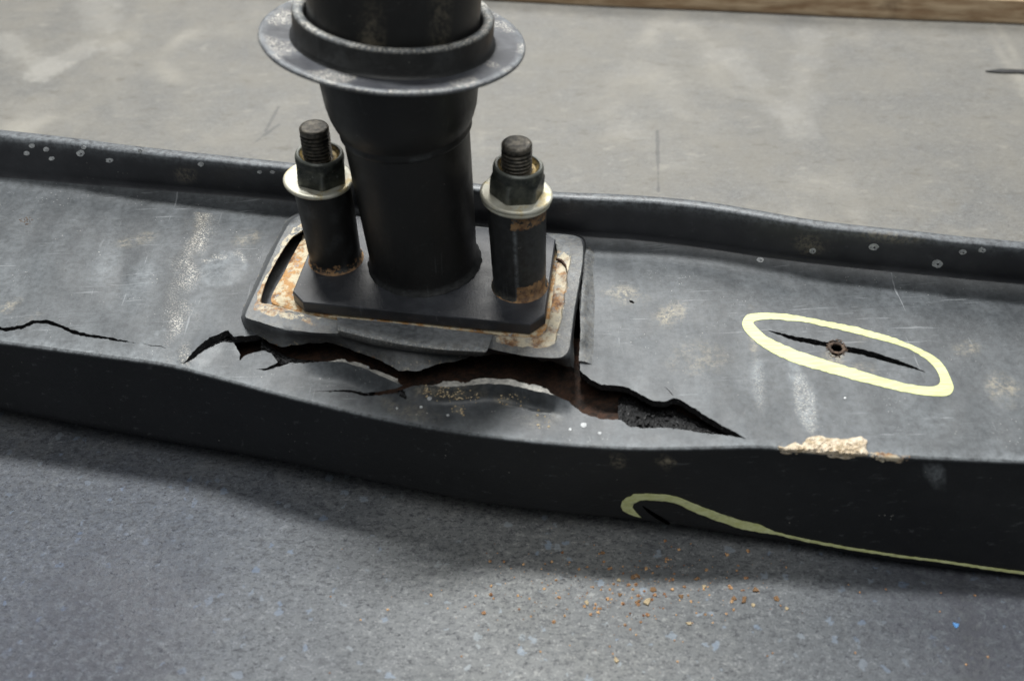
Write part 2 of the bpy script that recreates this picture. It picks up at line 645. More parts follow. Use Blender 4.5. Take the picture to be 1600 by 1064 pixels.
    # two worn dark patches near the front corners
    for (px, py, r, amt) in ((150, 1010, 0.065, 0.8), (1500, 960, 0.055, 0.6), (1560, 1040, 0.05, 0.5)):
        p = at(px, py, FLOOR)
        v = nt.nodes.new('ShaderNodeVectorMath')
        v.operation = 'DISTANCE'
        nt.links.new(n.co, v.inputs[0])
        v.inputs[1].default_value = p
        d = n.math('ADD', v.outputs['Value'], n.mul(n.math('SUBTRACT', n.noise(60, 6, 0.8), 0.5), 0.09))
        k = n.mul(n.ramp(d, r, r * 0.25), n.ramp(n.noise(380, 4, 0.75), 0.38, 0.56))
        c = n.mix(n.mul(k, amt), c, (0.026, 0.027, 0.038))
    h = n.math('ADD', n.math('ADD', n.mul(fine, 0.6), mid), n.mul(pit, -0.6))
    finish(n, b, c, n.ramp(med, 0.3, 0.7, 0.50, 0.68), n.bump(h, 0.45, 0.0007))
    return m


FLOOR = -0.057
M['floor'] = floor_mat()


def wood_mat():
    m, nt, b = new_mat('brown_board')
    n = N(nt)
    g = n.noise(14, 5, 0.6, stretch=((1, 12, 12), (0, 0, 0)))
    c = n.mix(n.ramp(g, 0.3, 0.7), (0.32, 0.20, 0.11), (0.62, 0.47, 0.31))
    c = n.mix(n.ramp(n.noise(30, 4, 0.6), 0.55, 0.75, 0, 0.6), c, (0.10, 0.055, 0.03))
    finish(n, b, c, 0.75, n.bump(g, 0.5, 0.004))
    return m


M['wood'] = wood_mat()

# ------------------------------------------------------------------ floor and the board behind it
a0, a1 = at(680, -2, FLOOR), at(1600, 40, FLOOR)
edge = (a1 - a0).normalized()
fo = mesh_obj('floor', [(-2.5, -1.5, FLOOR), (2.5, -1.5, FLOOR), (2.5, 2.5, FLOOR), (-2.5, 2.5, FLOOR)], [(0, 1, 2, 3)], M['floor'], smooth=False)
fo['kind'] = 'structure'
fo['label'] = 'grey speckled rubbery floor, dusty and beige towards the back'

# ------------------------------------------------------------------ the beam: traced lines (photo position) and levels (metres)
LINE_E = smooth_line([(0, 540), (150, 560), (268, 577), (320, 590), (450, 625), (600, 660), (750, 685), (900, 701), (1000, 706), (1100, 705),
                      (1200, 704), (1240, 709), (1350, 716), (1480, 722), (1600, 727)])
LINE_F = smooth_line([(0, 639), (100, 659), (200, 678), (300, 696), (400, 713), (500, 733), (650, 765), (750, 784), (850, 797), (950, 807),
                      (1050, 818), (1150, 835), (1238, 848), (1350, 868), (1450, 883), (1600, 901)])
LEVEL_F = [(-500, -0.042), (0, -0.042), (270, -0.045), (450, -0.0415), (750, -0.0425), (1000, -0.045), (1230, -0.0495), (1600, -0.0535), (2100, -0.054)]
LINE_A = smooth_line([(0, 203), (100, 214), (200, 227), (300, 238), (450, 254), (660, 277), (870, 300), (950, 303), (1030, 308), (1100, 315), (1180, 328),
                      (1260, 342), (1340, 352), (1420, 360), (1500, 369), (1600, 378)])
LINE_C = smooth_line([(0, 272), (150, 285), (300, 297), (440, 309), (660, 336), (900, 366), (1000, 373), (1100, 385), (1200, 400), (1300, 412),
                      (1400, 422), (1500, 432), (1600, 441)])
X0, X1 = -480, 2080
FLZ = 0.026


def line_D(x):
    return LINE_C(x) + 34


def back_level(x, y):
    """height of the back flange and its fillet for a traced position"""
    d, c, b = line_D(x), LINE_C(x), LINE_A(x) + 13
    if y >= c:
        t = (d - y) / (d - c)
        return 0.0038 * t * t
    t = (c - y) / (c - b)
    return 0.0038 + (FLZ - 0.0015 - 0.0038) * min(1.2, t) ** 0.92


def front_level(x, y):
    e, f = LINE_E(x), LINE_F(x)
    t = (y - e) / (f - e)
    return -0.0016 + (lerp_line(LEVEL_F, x) + 0.0016) * (0.93 * t + 0.07 * t * t)


# ---- the tear and the cracks, as outlines in the top panel
TEAR = [(272, 564), (287, 567), (307, 544), (327, 527), (357, 516), (365, 526), (395, 524), (415, 518), (440, 512), (525, 518), (640, 540), (760, 535),
        (870, 540), (886, 535), (897, 470), (905, 464), (909, 540), (906, 578), (924, 594), (940, 601), (962, 602), (983, 606), (1002, 617), (1018, 625),
        (1040, 627), (1052, 622), (1062, 624), (1090, 641), (1108, 653), (1126, 663), (1151, 676), (1167, 686),
        (1147, 682), (1111, 678), (1072, 672), (1040, 668), (1008, 669), (983, 666), (970, 656), (940, 655), (911, 646), (897, 635), (889, 627),
        (865, 617), (830, 609), (795, 601), (760, 599), (725, 603), (685, 604), (658, 601), (640, 605),
        (634, 607), (622, 613), (596, 617), (570, 619), (550, 613), (524, 612), (492, 611.5), (524, 609), (551, 610), (571, 614), (596, 611), (619, 607), (630, 602),
        (602, 590), (570, 576), (535, 565), (505, 565), (475, 568), (452, 567), (440, 572), (417, 578.5), (398, 577.5), (417, 575), (434, 566), (424, 552), (410, 548),
        (396, 551), (384, 555), (377, 562), (374, 563), (375, 554), (369, 542), (364, 535), (345, 535), (320, 547), (300, 562), (287, 568.5)]
CRACK_L = crack_poly([(-60, 506), (-20, 511), (8, 515), (35, 511), (52, 503), (75, 503), (92, 509), (112, 518), (135, 524), (165, 528), (192, 533), (212, 536)],
                     [0, 2.0, 3.0, 2.9, 2.8, 3.0, 2.4, 2.9, 2.5, 1.9, 1.1, 0])
CRACK_R = [(1199, 516), (1215, 519), (1240, 525), (1270, 530), (1292, 535), (1298, 532.5), (1306, 532), (1313, 534), (1318, 538), (1322, 541.5), (1345, 545),
           (1375, 553), (1405, 563), (1425, 571), (1446, 582), (1425, 576), (1400, 569), (1370, 561), (1345, 554), (1320, 549.5), (1316, 554), (1308, 556.5),
           (1300, 554), (1296, 548), (1292, 542), (1268, 538), (1240, 532), (1215, 523)]
SPOT = [(983, 469), (988, 470), (992, 473), (989, 474.5), (984, 472)]
rg = random.Random(5)
HOLES = [ragged(TEAR, 4, 0.8, rg), ragged(CRACK_L, 3.5, 0.9, rg), ragged(CRACK_R, 3.5, 0.8, rg), SPOT,
         ragged(crack_poly([(1038, 604), (1044, 609), (1050, 616), (1053, 619)], [0, 0.5, 0.6, 0]), 3, 0.15, rg),
         ragged(crack_poly([(222, 536), (236, 540), (252, 541), (262, 546)], [0, 0.7, 0.6, 0]), 3, 0.2, rg)]
FLAP2 = [(640, 605), (658, 601), (685, 604), (725, 603), (760, 599), (795, 601), (830, 609), (865, 617), (889, 627)]
FLAP1 = [(475, 568), (505, 565), (535, 565), (570, 576), (602, 590), (630, 602)]


def panel_level(x, y):
    z = 0.0
    if 420 < x < 960 and 540 < y < 660:
        if x > 634:
            d = line_dist((x, y), FLAP2)
            w = sstep(636, 690, x) * sstep(900, 850, x)
            h = 0.0088 * w * max(0, 1 - d / 25.0) ** 1.05
            z += h
        if x < 640 and y < 612:
            d = line_dist((x, y), FLAP1)
            w = sstep(470, 530, x) * sstep(650, 615, x)
            h = 0.0070 * w * max(0, 1 - d / 28.0) ** 1.1
            z += h
    # dents
    d = math.hypot((x - 352) / 42, (y - 420) / 26)
    z += 0.0016 * max(0, 1 - d) ** 1.2
    d = math.hypot((x - 190) / 45, (y - 440) / 70)
    z -= 0.0014 * max(0, 1 - d) ** 1.5
    d = math.hypot((x - 90) / 60, (y - 420) / 60)
    z += 0.0010 * max(0, 1 - d) ** 1.5
    # lip of the left tear stands up a little
    if 280 < x < 400 and 500 < y < 600:
        z += 0.0012 * max(0, 1 - line_dist((x, y), [(287, 567), (320, 545), (345, 535), (366, 538)]) / 22)
    z += 0.0007 * noise.noise((x / 130, y / 90, 3.1)) + 0.00035 * noise.noise((x / 45, y / 40, 9.0))
    # sheet drawn down into the front bend
    return z * sstep(0, 14, LINE_E(x) - 8 - y) * sstep(0, 14, y - line_D(x))


def blob(x, y, cx, cy, rx, ry, rot=0):
    c, s = math.cos(rot), math.sin(rot)
    dx, dy = x - cx, y - cy
    u, v = (dx * c + dy * s) / rx, (-dx * s + dy * c) / ry
    return max(0.0, 1 - (u * u + v * v)) if abs(u) < 1 and abs(v) < 1 else 0.0


def panel_wear(x, y):
    ch = tn = ru = al = 0.0
    e = LINE_E(x) - y
    nz = noise.noise((x / 60, y / 60, 1))
    ch += 0.55 * sstep(26, 4, e)                                       # paler towards the front bend
    if x < 430:
        ch += 0.42 * sstep(400, 530, y) * (0.6 + 0.7 * nz) * sstep(430, 250, x)
        d = line_dist((x, y), [(318, 318), (312, 360), (296, 420), (282, 500), (276, 560)])
        al = max(al, 1.0 * sstep(30, 2, d + 16 * noise.noise((x / 40, y / 40, 6))) * max(0, 0.35 + 1.3 * noise.noise((x / 22, y / 30, 3))))
        tn += 0.3 * sstep(15, 3, d) * sstep(440, 360, y)
        ch += 1.0 * sstep(0.0, 0.15, blob(x, y, 350, 422, 40, 27, -0.3)) * 0.75
        tn += 0.8 * blob(x, y, 385, 372, 26, 14, -0.2)
        al = max(al, 0.8 * sstep(4, 1, line_dist((x, y), [(318, 408), (345, 401), (376, 397), (380, 408)])))
        ch += 0.55 * blob(x, y, 165, 415, 26, 48, 0.5) + 0.55 * blob(x, y, 215, 440, 24, 45, 0.5) + 0.4 * blob(x, y, 40, 430, 60, 40, -0.4)
        tn += 0.55 * blob(x, y, 215, 375, 40, 10, -0.2) + 0.6 * blob(x, y, 15, 478, 26, 7, -0.5) + 0.5 * blob(x, y, 50, 497, 22, 5, -0.4)
        ch += 0.6 * sstep(4, 0.5, line_dist((x, y), [(200, 556), (255, 515)]))
    else:
        ch += 0.42 * sstep(940, 1100, x) * sstep(480, 640, y) * (0.65 + 0.7 * nz)
        ch += 0.30 * sstep(900, 960, x) * sstep(1150, 960, x) * (0.7 + 0.6 * nz)
        ch += 1.25 * blob(x, y, 1257, 626, 60, 21, 1.33) + 0.8 * blob(x, y, 1186, 600, 55, 14, 1.5) + 0.8 * blob(x, y, 1240, 575, 40, 12, 1.4)
        al = max(al, (0.45 + 0.5 * noise.noise((x / 6, y / 40, 2))) * sstep(0, 0.4, blob(x, y, 1258, 630, 54, 17, 1.33)), 0.35 * blob(x, y, 1186, 600, 50, 11, 1.5))
        tn += 0.75 * blob(x, y, 1177, 520, 48, 7, 1.5) + 0.9 * blob(x, y, 1045, 492, 38, 20, -0.5) + 0.6 * blob(x, y, 975, 462, 45, 18, 0.1)
        tn += 0.6 * blob(x, y, 1510, 545, 26, 14) + 0.6 * blob(x, y, 1570, 610, 40, 28, 0.6) + 0.45 * blob(x, y, 1090, 560, 60, 30)
        tn += 0.9 * blob(x, y, 1305, 556, 24, 16) + 0.35 * blob(x, y, 1345, 520, 20, 16) + 0.5 * blob(x, y, 1350, 575, 26, 10, 0.2)
        ch += 0.5 * blob(x, y, 1080, 385, 120, 9, 0.09) + 0.5 * blob(x, y, 1300, 430, 160, 12, 0.12) + 0.35 * blob(x, y, 1440, 460, 14, 40, -0.3)
        ru += 0.62 * sstep(0, 0.6, blob(x, y, 1375, 712, 40, 9, 0.08)) + 0.5 * blob(x, y, 1225, 697, 22, 9)
        tn += 0.9 * sstep(26, 0, line_dist((x, y), [(663, 606), (700, 618), (745, 622)])) * sstep(625, 605, y - 4)
        tn += 0.5 * sstep(16, 0, line_dist((x, y), [(780, 622), (815, 628)]))
        tn += 0.6 * blob(x, y, 716, 641, 14, 7) + 0.45 * blob(x, y, 845, 655, 40, 14) + 0.35 * blob(x, y, 640, 640, 60, 20, 0.3)
    tn *= 0.05 + 0.75 * max(0, 0.5 + noise.noise((x / 22, y / 22, 12)) + 0.5 * noise.noise((x / 9, y / 9, 2)))
    ch *= 0.75 + 0.5 * noise.noise((x / 28, y / 50, 15))
    return (max(0, min(1, ch)), min(0.85, tn), min(1, ru), min(1, max(0, al)))


beam = empty('crossmember_beam', at(663, 560, 0).xy.to_3d() + Vector((0, 0, FLOOR)),
             'long black steel beam with torn top face, yellow ring mark and raised back edge', 'beam')
beam['kind'] = 'thing'

xs = [X0 + i * 20 for i in range(0, 20)] + [-80 + i * 10 for i in range(0, 177)] + [1690 + i * 20 for i in range(0, 20)]
E_IN = [(x, LINE_E(x) - 8) for x in xs]
D_IN = [(x, line_D(x)) for x in xs]
outer = D_IN + E_IN[::-1]
grid = []
y = 240
rows_y = 0
rg2 = random.Random(11)
hb = [(min(p[0] for p in h) - 4, max(p[0] for p in h) + 4, min(p[1] for p in h) - 4, max(p[1] for p in h) + 4) for h in HOLES]
while y < 790:
    x = X0 + 10 + (3.5 if rows_y % 2 else 0)
    while x < X1 - 5:
        step = 7 if -60 < x < 1660 else 22
        p = (x + rg2.uniform(-0.8, 0.8), y + rg2.uniform(-0.8, 0.8))
        if line_D(p[0]) + 4 < p[1] < LINE_E(p[0]) - 12:
            ok = True
            for h, b4 in zip(HOLES, hb):
                if b4[0] < p[0] < b4[1] and b4[2] < p[1] < b4[3]:
                    if inside(p, h) or line_dist(p, h + h[:1]) < 3:
                        ok = False
                        break
            if ok:
                grid.append(p)
        x += step
    y += 6
    rows_y += 1
p2, tris = triangulate(outer, HOLES, grid)
top = [at(x, y, panel_level(x, y)) for (x, y) in p2]
v, f, fm, n0 = solid(top, tris, 0.0036, None, lambda i: line_dist(p2[i], FLAP1) < 4 or line_dist(p2[i], FLAP2) < 4)
w0 = [panel_wear(x, y) for (x, y) in p2]
wear_shine = w0 + [(0, 0, 0, 0)] * (len(v) - n0)
panel = mesh_obj('top_panel', v, f, None, beam, wear_shine=wear_shine, mats=[M['panel'], M['cut'], M['grit']], fmat=fm)

# ---- front face with its rounded bend, underside
rows = [[at(x, LINE_E(x) - 8, 0) for x in xs],
        [at(x, LINE_E(x) - 5, -0.00012) for x in xs],
        [at(x, LINE_E(x) - 2.4, -0.0005) for x in xs],
        [at(x, LINE_E(x), -0.0016) for x in xs]]
for k in range(1, 15):
    t = k / 14
    rows.append([at(x, LINE_E(x) + (LINE_F(x) - LINE_E(x)) * t, front_level(x, LINE_E(x) + (LINE_F(x) - LINE_E(x)) * t)
                    + 0.0004 * noise.noise((x / 90, t * 3, 2))) for x in xs])
last = rows[-1]
for dy, dz in ((0.0015, -0.0012), (0.004, -0.0018), (0.012, -0.0022), (0.05, -0.0024)):
    rows.append([Vector((p.x, p.y + dy, max(p.z + dz, FLOOR + 0.0004))) for p in last])
v, f = loft(rows)
fw = []
nr = len(xs)
for j, r in enumerate(rows):
    for i in range(nr):
        x = xs[i]
        ch = 0.55 if j < 2 else (0.3 if j == 2 else 0)
        tn = 0
        ru = 0
        if j < 4:
            ru = 0.62 * sstep(1340, 1375, x) * sstep(1450, 1400, x)
        if 4 <= j < 7:
            tn = 0.4 * blob(x, j, 965, 5, 14, 1.5) + 0.7 * blob(x, j, 1042, 5, 14, 1.2)
            ch = 0.8 * blob(x, j, 1462, 4.5, 18, 2)
        fw.append((ch, tn, ru, 0))
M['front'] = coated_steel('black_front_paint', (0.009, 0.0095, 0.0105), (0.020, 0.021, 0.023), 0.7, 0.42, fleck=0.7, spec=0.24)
mesh_obj('front_face', v, f, M['front'], beam, wear_shine=fw)

# ---- back flange: fillet, upright wall, rolled lip and the outer side down to the floor
rows = []
for k in range(0, 8):
    t = k / 7
    rows.append([at(x, line_D(x) + (LINE_C(x) - line_D(x)) * t, back_level(x, line_D(x) + (LINE_C(x) - line_D(x)) * t)) for x in xs])
for k in range(1, 9):
    t = k / 8
    rows.append([at(x, LINE_C(x) + (LINE_A(x) + 13 - LINE_C(x)) * t, back_level(x, LINE_C(x) + (LINE_A(x) + 13 - LINE_C(x)) * t)
                    + 0.0003 * noise.noise((x / 70, t * 3, 5)) * t) for x in xs])
rows.append([at(x, LINE_A(x) + 9, FLZ - 0.0004) for x in xs])
rows.append([at(x, LINE_A(x) + 4, FLZ) for x in xs])
rows.append([at(x, LINE_A(x) + 1, FLZ - 0.0003) for x in xs])
lip = [at(x, LINE_A(x), FLZ - 0.0012) for x in xs]
rows.append(lip)
for dy, z in ((0.0012, FLZ - 0.004), (0.0015, 0.0), (0.002, -0.03), (-0.004, FLOOR + 0.006), (-0.012, FLOOR + 0.0004), (-0.05, FLOOR + 0.0004)):
    rows.append([Vector((p.x, p.y + dy, z)) for p in lip])
v, f = loft(rows)
fw = []
for j, r in enumerate(rows):
    for i in range(nr):
        x = xs[i]
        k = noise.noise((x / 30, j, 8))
        ch = 0.6 * sstep(13.5, 16, j) + (0.25 + 0.4 * k) * sstep(17.2, 15.5, j) * sstep(12, 15, j)  # highlight of the rolled lip painted in as a paler band
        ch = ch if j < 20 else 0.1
        if j <= 7:
            ch = panel_wear(x, line_D(x) + 1)[0] * (1 - j / 7)
        tn = 0.35 * blob(x, j, 290, 11, 22, 2.5) + 0.35 * blob(x, j, 1265, 11, 30, 3) + 0.5 * blob(x, j, 1390, 15, 60, 1.5)
        fw.append((max(0, min(1, ch)), tn, 0, 0))
M['flange'] = coated_steel('black_flange_paint', (0.017, 0.017, 0.020), (0.060, 0.062, 0.068), 0.7, 0.36, fleck=0.5)
mesh_obj('back_flange', v, f, None, beam, wear_shine=fw, mats=[M['flange'], M['panel']], fmat=[1 if k < 6 * (nr - 1) else 0 for k in range(len(f))])

# ---- inside of the hollow beam seen through the tear: rusty inner plate and gritty underseal
rows = []
for j in range(12):
    t = j / 11
    rows.append([at(260 + i * 10, 490 + i * 0.6 + (LINE_E(260 + i * 10) + 12 - 490 - i * 0.6) * t, -0.014 + 0.006 * sstep(62, 70, i) * t - 0.003 * t + 0.0018 * noise.noise((i / 4, j / 2, 1))) for i in range(95)])
v, f = loft(rows)
mesh_obj('inner_plate', v, f, M['cavity'], beam)


def grit(low, high, zl, zh, nm):
    a, b2 = smooth_line(low), smooth_line(high)
    x0, x1 = low[0][0], low[-1][0]
    n = int((x1 - x0) / 2.5)
    rr = random.Random(4)
    rows = []
    for j in range(14):
        t = j / 13
        rows.append([at(x0 + (x1 - x0) * i / n + rr.uniform(-.7, .7), a(x0 + (x1 - x0) * i / n) * (1 - t) + b2(x0 + (x1 - x0) * i / n) * t,
                        zl + (zh - zl) * t + rr.uniform(-0.0013, 0.0013) + 0.0016 * noise.noise((i / 3, j / 2, 4))) for i in range(n + 1)])
    v, f = loft(rows)
    mesh_obj(nm, v, f, M['grit'], beam, smooth=False)


grit([(966, 656), (983, 668), (1008, 671), (1040, 670), (1072, 674), (1111, 679), (1155, 685)],
     [(962, 628), (983, 612), (1012, 628), (1045, 634), (1075, 645), (1111, 664), (1155, 683)], -0.0014, -0.0125, 'underseal_grit')
grit([(408, 551), (424, 556), (440, 570), (460, 568), (490, 566)], [(414, 534), (428, 545), (446, 556), (464, 561), (490, 563)], -0.0010, -0.006, 'underseal_grit')
grit([(288, 568), (305, 559), (322, 548), (345, 537), (366, 537)], [(289, 566), (306, 550), (325, 537), (345, 528), (362, 527)], -0.0016, -0.0065, 'underseal_grit')

# ------------------------------------------------------------------ raised mounting pad
R1 = [(383, 495), (387, 482), (404, 446), (424, 402), (443, 364), (456, 346), (480, 336), (560, 340), (700, 350), (820, 362), (880, 366), (903, 371), (911, 382),
      (911, 410), (906, 440), (898, 485), (893, 525), (890, 545), (883, 556), (868, 560), (830, 558), (790, 551), (740, 540), (680, 536), (620, 530), (560, 522),
      (500, 521), (440, 514), (406, 504), (389, 499)]
R0 = [(379, 508), (377, 488), (396, 446), (416, 400), (436, 362), (450, 341), (478, 329), (560, 333), (700, 343), (820, 356), (880, 360), (910, 366), (917, 380),
      (913, 412), (909, 442), (901, 487), (896, 530), (897, 570), (890, 574), (868, 567), (830, 560), (790, 553), (750, 556), (690, 568), (636, 580), (580, 558),
      (510, 536), (440, 541), (410, 528), (390, 518)]
R2 = [(408, 473), (409, 464), (417, 438), (434, 405), (453, 376), (466, 366), (490, 356), (570, 358), (700, 366), (800, 372), (850, 374), (864, 379), (870, 388),
      (870, 410), (867, 440), (862, 478), (858, 502), (853, 516), (845, 524), (834, 527), (815, 527), (780, 524), (730, 520), (680, 516), (620, 511), (560, 505),
      (500, 496), (440, 481), (424, 477), (414, 475)]
PADZ = 0.0088


def dens(loop, k=8):
    out = []
    n = len(loop)
    for i in range(n):
        p0, p1, p2_, p3 = loop[i - 1], loop[i], loop[(i + 1) % n], loop[(i + 2) % n]
        for j in range(k):
            t = j / k
            out.append(tuple(0.5 * (2 * p1[c] + (p2_[c] - p0[c]) * t + (2 * p0[c] - 5 * p1[c] + 4 * p2_[c] - p3[c]) * t * t
                                    + (3 * p1[c] - p0[c] - 3 * p2_[c] + p3[c]) * t**3) for c in (0, 1)))
    return out


L0, L1, L2 = dens(R0), dens(R1), dens(R2)
rj = random.Random(9)


def mixl(a, b2, t):
    return [(p[0] + (q[0] - p[0]) * t, p[1] + (q[1] - p[1]) * t) for p, q in zip(a, b2)]


def ztop(p):
    return PADZ + 0.0005 * noise.noise((p[0] / 60, p[1] / 40, 4)) + 0.0002 * noise.noise((p[0] / 14, p[1] / 14, 4))


def ledge(p):
    return max(sstep(770, 790, p[0]) * sstep(505, 525, p[1]), sstep(846, 864, p[0]) * sstep(388, 410, p[1]))


def padwear(p, ring):
    x, y = p
    if ring >= 9:
        return (0, 0, 0.8, 0)
    if ring <= 0:
        return (0.7, 0.12, 0.40, 0)
    if ring < 3:
        return (0.45 if ring == 2 else 0.0, 0, 0.12, 0)
    k = ledge(p)
    q = noise.noise((x / 12, y / 12, 8))
    if ring <= 5:
        return (0.35 + 0.35 * q, 0.1, 0.10 + 0.25 * (ring == 5) + 0.12 * q, 0.15 * k)
    return (0.5, 0.35 * k + 0.1, 0.30 + 0.30 * sstep(520, 430, x) + 0.42 * k, 0.25 * k)


def zledge(p):
    return ztop(p) - 0.0013 * ledge(p)


rings = [([(p[0], p[1] - 9) for p in L0], lambda p: -0.0042), ([(p[0], p[1] + 0) for p in L0], lambda p: -0.0010), (mixl(L0, L1, 0.70), lambda p: PADZ * 0.62), (mixl(L0, L1, 0.97), lambda p: PADZ * 0.93),
         (mixl(L1, L2, 0.03), ztop), (mixl(L1, L2, 0.30), ztop), (mixl(L1, L2, 0.50), ztop), (mixl(L1, L2, 0.56), zledge), (mixl(L1, L2, 0.94), zledge),
         (L2, lambda p: zledge(p) - 0.0006), (mixl(L1, L2, 1.03), lambda p: PADZ - 0.0085)]
rows = []
pw = []
for k, (lp, zf) in enumerate(rings):
    amp = 0.5 if k in (1, 9, 10) else 0.15
    if k in (6, 7):
        lp = [(p[0] + 5 * noise.noise((p[0] / 16, p[1] / 16, 1)), p[1] + 4 * noise.noise((p[0] / 13, p[1] / 13, 7))) for p in lp]
    if k <= 1:
        lp = [(p[0], p[1] + (4.0 * noise.noise((p[0] / 14, 1, 1)) + 2.0 * noise.noise((p[0] / 5, 2, 1))) * (p[1] > 530)) for p in lp]
    rows.append([at(p[0] + rj.uniform(-amp, amp), p[1] + rj.uniform(-amp, amp), zf(p)) for p in lp])
    pw += [padwear(p, k - 1) for p in lp]
v, f = loft(rows, True)
pad = mesh_obj('mounting_pad', v, f, M['pad'], beam, wear_shine=pw, sharp=38)

# rusty seat under the plate (stands clear of the left rim, leaving the dark gap)
seat = [(424, 471), (428, 455), (441, 432), (456, 402), (472, 374), (480, 366), (560, 366), (700, 374), (850, 378), (874, 388), (876, 412), (872, 460), (868, 500), (860, 528),
        (820, 531), (760, 520), (660, 511), (560, 501), (500, 493), (465, 487), (440, 479)]
sd = ragged(dens(seat, 4), 5, 1.0, rj)
sg = [(x + rj.uniform(-2, 2), y + rj.uniform(-2, 2)) for x in range(420, 890, 9) for y in range(360, 540, 8)]
sg = [p for p in sg if inside(p, sd) and line_dist(p, sd + sd[:1]) > 3.5]
q2, tr = triangulate(sd, [], sg)
SEATZ = PLATE_Z - 0.0062
tp = [at(x, y, SEATZ - 0.0002 + 0.0011 * sstep(520, 450, x) * (0.4 + noise.noise((x / 20, y / 20, 2))) - 0.0012 * sstep(10, 0, line_dist((x, y), sd + sd[:1]))) for x, y in q2]
v, f, fm, nn = solid(tp, tr, 0.004, Vector((0, 0, -1)))


def rust_flaked():
    m, nt, b = new_mat('flaking_rust')
    n = N(nt)
    a = n.noise(110, 6, 0.72)
    c = n.mix(n.ramp(a, 0.34, 0.52), (0.10, 0.045, 0.022), (0.40, 0.22, 0.085))
    c = n.mix(n.ramp(n.noise(150, 6, 0.7), 0.44, 0.56), c, (0.50, 0.43, 0.30))
    c = n.mix(n.ramp(n.noise(210, 5, 0.7), 0.56, 0.64), c, (0.26, 0.27, 0.28))
    c = n.mix(n.ramp(n.noise(500, 4, 0.8), 0.60, 0.68, 0, 0.8), c, (0.09, 0.04, 0.02))
    finish(n, b, c, 0.75, n.bump(n.math('ADD', a, n.mul(n.noise(600, 4, 0.8), 0.4)), 1.0, 0.0014))
    return m


M['flaked'] = rust_flaked()
mesh_obj('rusty_seat', v, f, M['flaked'], beam)

# thin crack in the right rim top
ck = crack_poly([(869, 403), (877, 406), (884, 414), (886, 424)], [0.8, 1.2, 1.0, 0.3])
q2, tr = triangulate(ck, [], [])
v, f, fm, nn = solid([at(x, y, ztop((x, y)) + 0.0003) for x, y in q2], tr, 0.0012, Vector((0, 0, -1)))
mesh_obj('rim_crack', v, f, M['cavity'], beam, smooth=False)

# torn lip standing on the right of the pad
lipx = [(0, 925, 917, 914), (0.25, 924, 914, 912), (0.5, 922, 911, 909), (0.75, 922, 910, 907), (1, 922, 908, 905)]
yy0, yy1 = 385, 568
rows = []
ro, ri, rt, rb = [], [], [], []
for i in range(40):
    t = i / 39
    k = sum(0 for _ in ())
    xo = lerp_line([(a[0], a[1]) for a in lipx], t)
    xt = lerp_line([(a[0], a[2]) for a in lipx], t) + rj.uniform(-.6, .6)
    y = yy0 + (yy1 - yy0) * t
    z = 0.0048 * sstep(0, 0.12, t) * (0.7 + 0.45 * noise.noise((t * 7, 3, 1)) + 0.2 * noise.noise((t * 25, 3, 1))) * (0.4 + 0.6 * sstep(1.02, 0.85, t))
    ro.append(at(xo + 7, y + 4, -0.0003))
    rt.append(at(xo, y, 0.0006))
    ri.append(at(xt, y - 4, z))
    q = at(xt - 3.2, y - 4, z)
    rb.append(q)
rows = [ro, rt, [(a + b2) / 2 + Vector((-.0002, 0, .0004)) for a, b2 in zip(rt, ri)], ri, rb, [p + Vector((0.0002, 0, -0.012)) for p in rb]]
v, f = loft(rows)
mesh_obj('torn_lip', v, f, M['pad'], beam, wear_shine=[(0.5, 0.1, 0.25 if k > 2 * 40 else 0.05, 0.1) for k in range(len(v))], sharp=50)

# curved retaining tab below the front of the plate
T = [[(527, 496), (600, 503), (680, 512), (770, 523)],
     [(527, 503), (600, 518), (680, 531), (769, 527)],
     [(528, 510), (600, 527), (680, 540), (762, 546)],
     [(528, 516), (600, 533), (680, 545), (759, 550)],
     [(529, 525), (600, 543), (680, 553), (753, 557)]]
TZ = [0.0098, 0.0120, 0.0128, 0.0120, 0.0072]
tx = [i / 30 for i in range(31)]


def tline(row, t):
    xs_ = [(k / 3, p[0]) for k, p in enumerate(row)]
    ys_ = [(k / 3, p[1]) for k, p in enumerate(row)]
    return smooth_line(xs_)(t), smooth_line(ys_)(t)


rows = []
for r, z in zip(T, TZ):
    rows.append([at(*tline(r, t), z - (0.0004 if t in (0, 1) else 0)) for t in tx])
bk = [p + Vector((0.0, 0.010, 0.0006)) for p in rows[-1]]
rows.append(bk)
rows.append([p + Vector((0, 0, -0.004)) for p in rows[0]])
rows.append(rows[0])
v, f = loft(rows)
n = len(tx)
f.append(tuple(j * n for j in range(7)))
f.append(tuple(reversed([j * n + n - 1 for j in range(7)])))
mesh_obj('retaining_tab', v, f, M['pad'], beam, sharp=35, wear_shine=[(1.0 if j in (2, 3) else 0.55 if j < 2 else 0, 0.1 if j in (2, 3) else 0, 0.0, 0.7 if j == 3 else 0.2 if j == 2 else 0) for j in range(8) for _ in tx])  # ridge highlight and brighter upper face are painted into the tab

# ------------------------------------------------------------------ paint marks, dots, filler and dirt on the beam
RING_O = [(1163.8, 493.8), (1159, 505.6), (1166, 520), (1187.5, 539), (1218, 558), (1259, 573), (1306, 586), (1337, 595), (1377, 605), (1413, 613.7), (1449, 619.6),
          (1480, 620), (1490, 610), (1488, 598), (1477, 574.5), (1461, 558), (1425, 539), (1377.5, 522), (1330, 509), (1282.5, 499.7), (1235, 491), (1199, 487.8), (1173, 489.5)]
RING_I = [(1178, 505.6), (1181.6, 511.6), (1202, 529), (1240, 546), (1282, 560), (1330, 574.5), (1377, 588.8), (1420, 599.5), (1449, 603), (1464, 600.6), (1468, 591),
          (1458, 572), (1434, 553), (1401, 539), (1358, 528), (1306, 515), (1259, 505.6), (1211, 501), (1187, 502)]


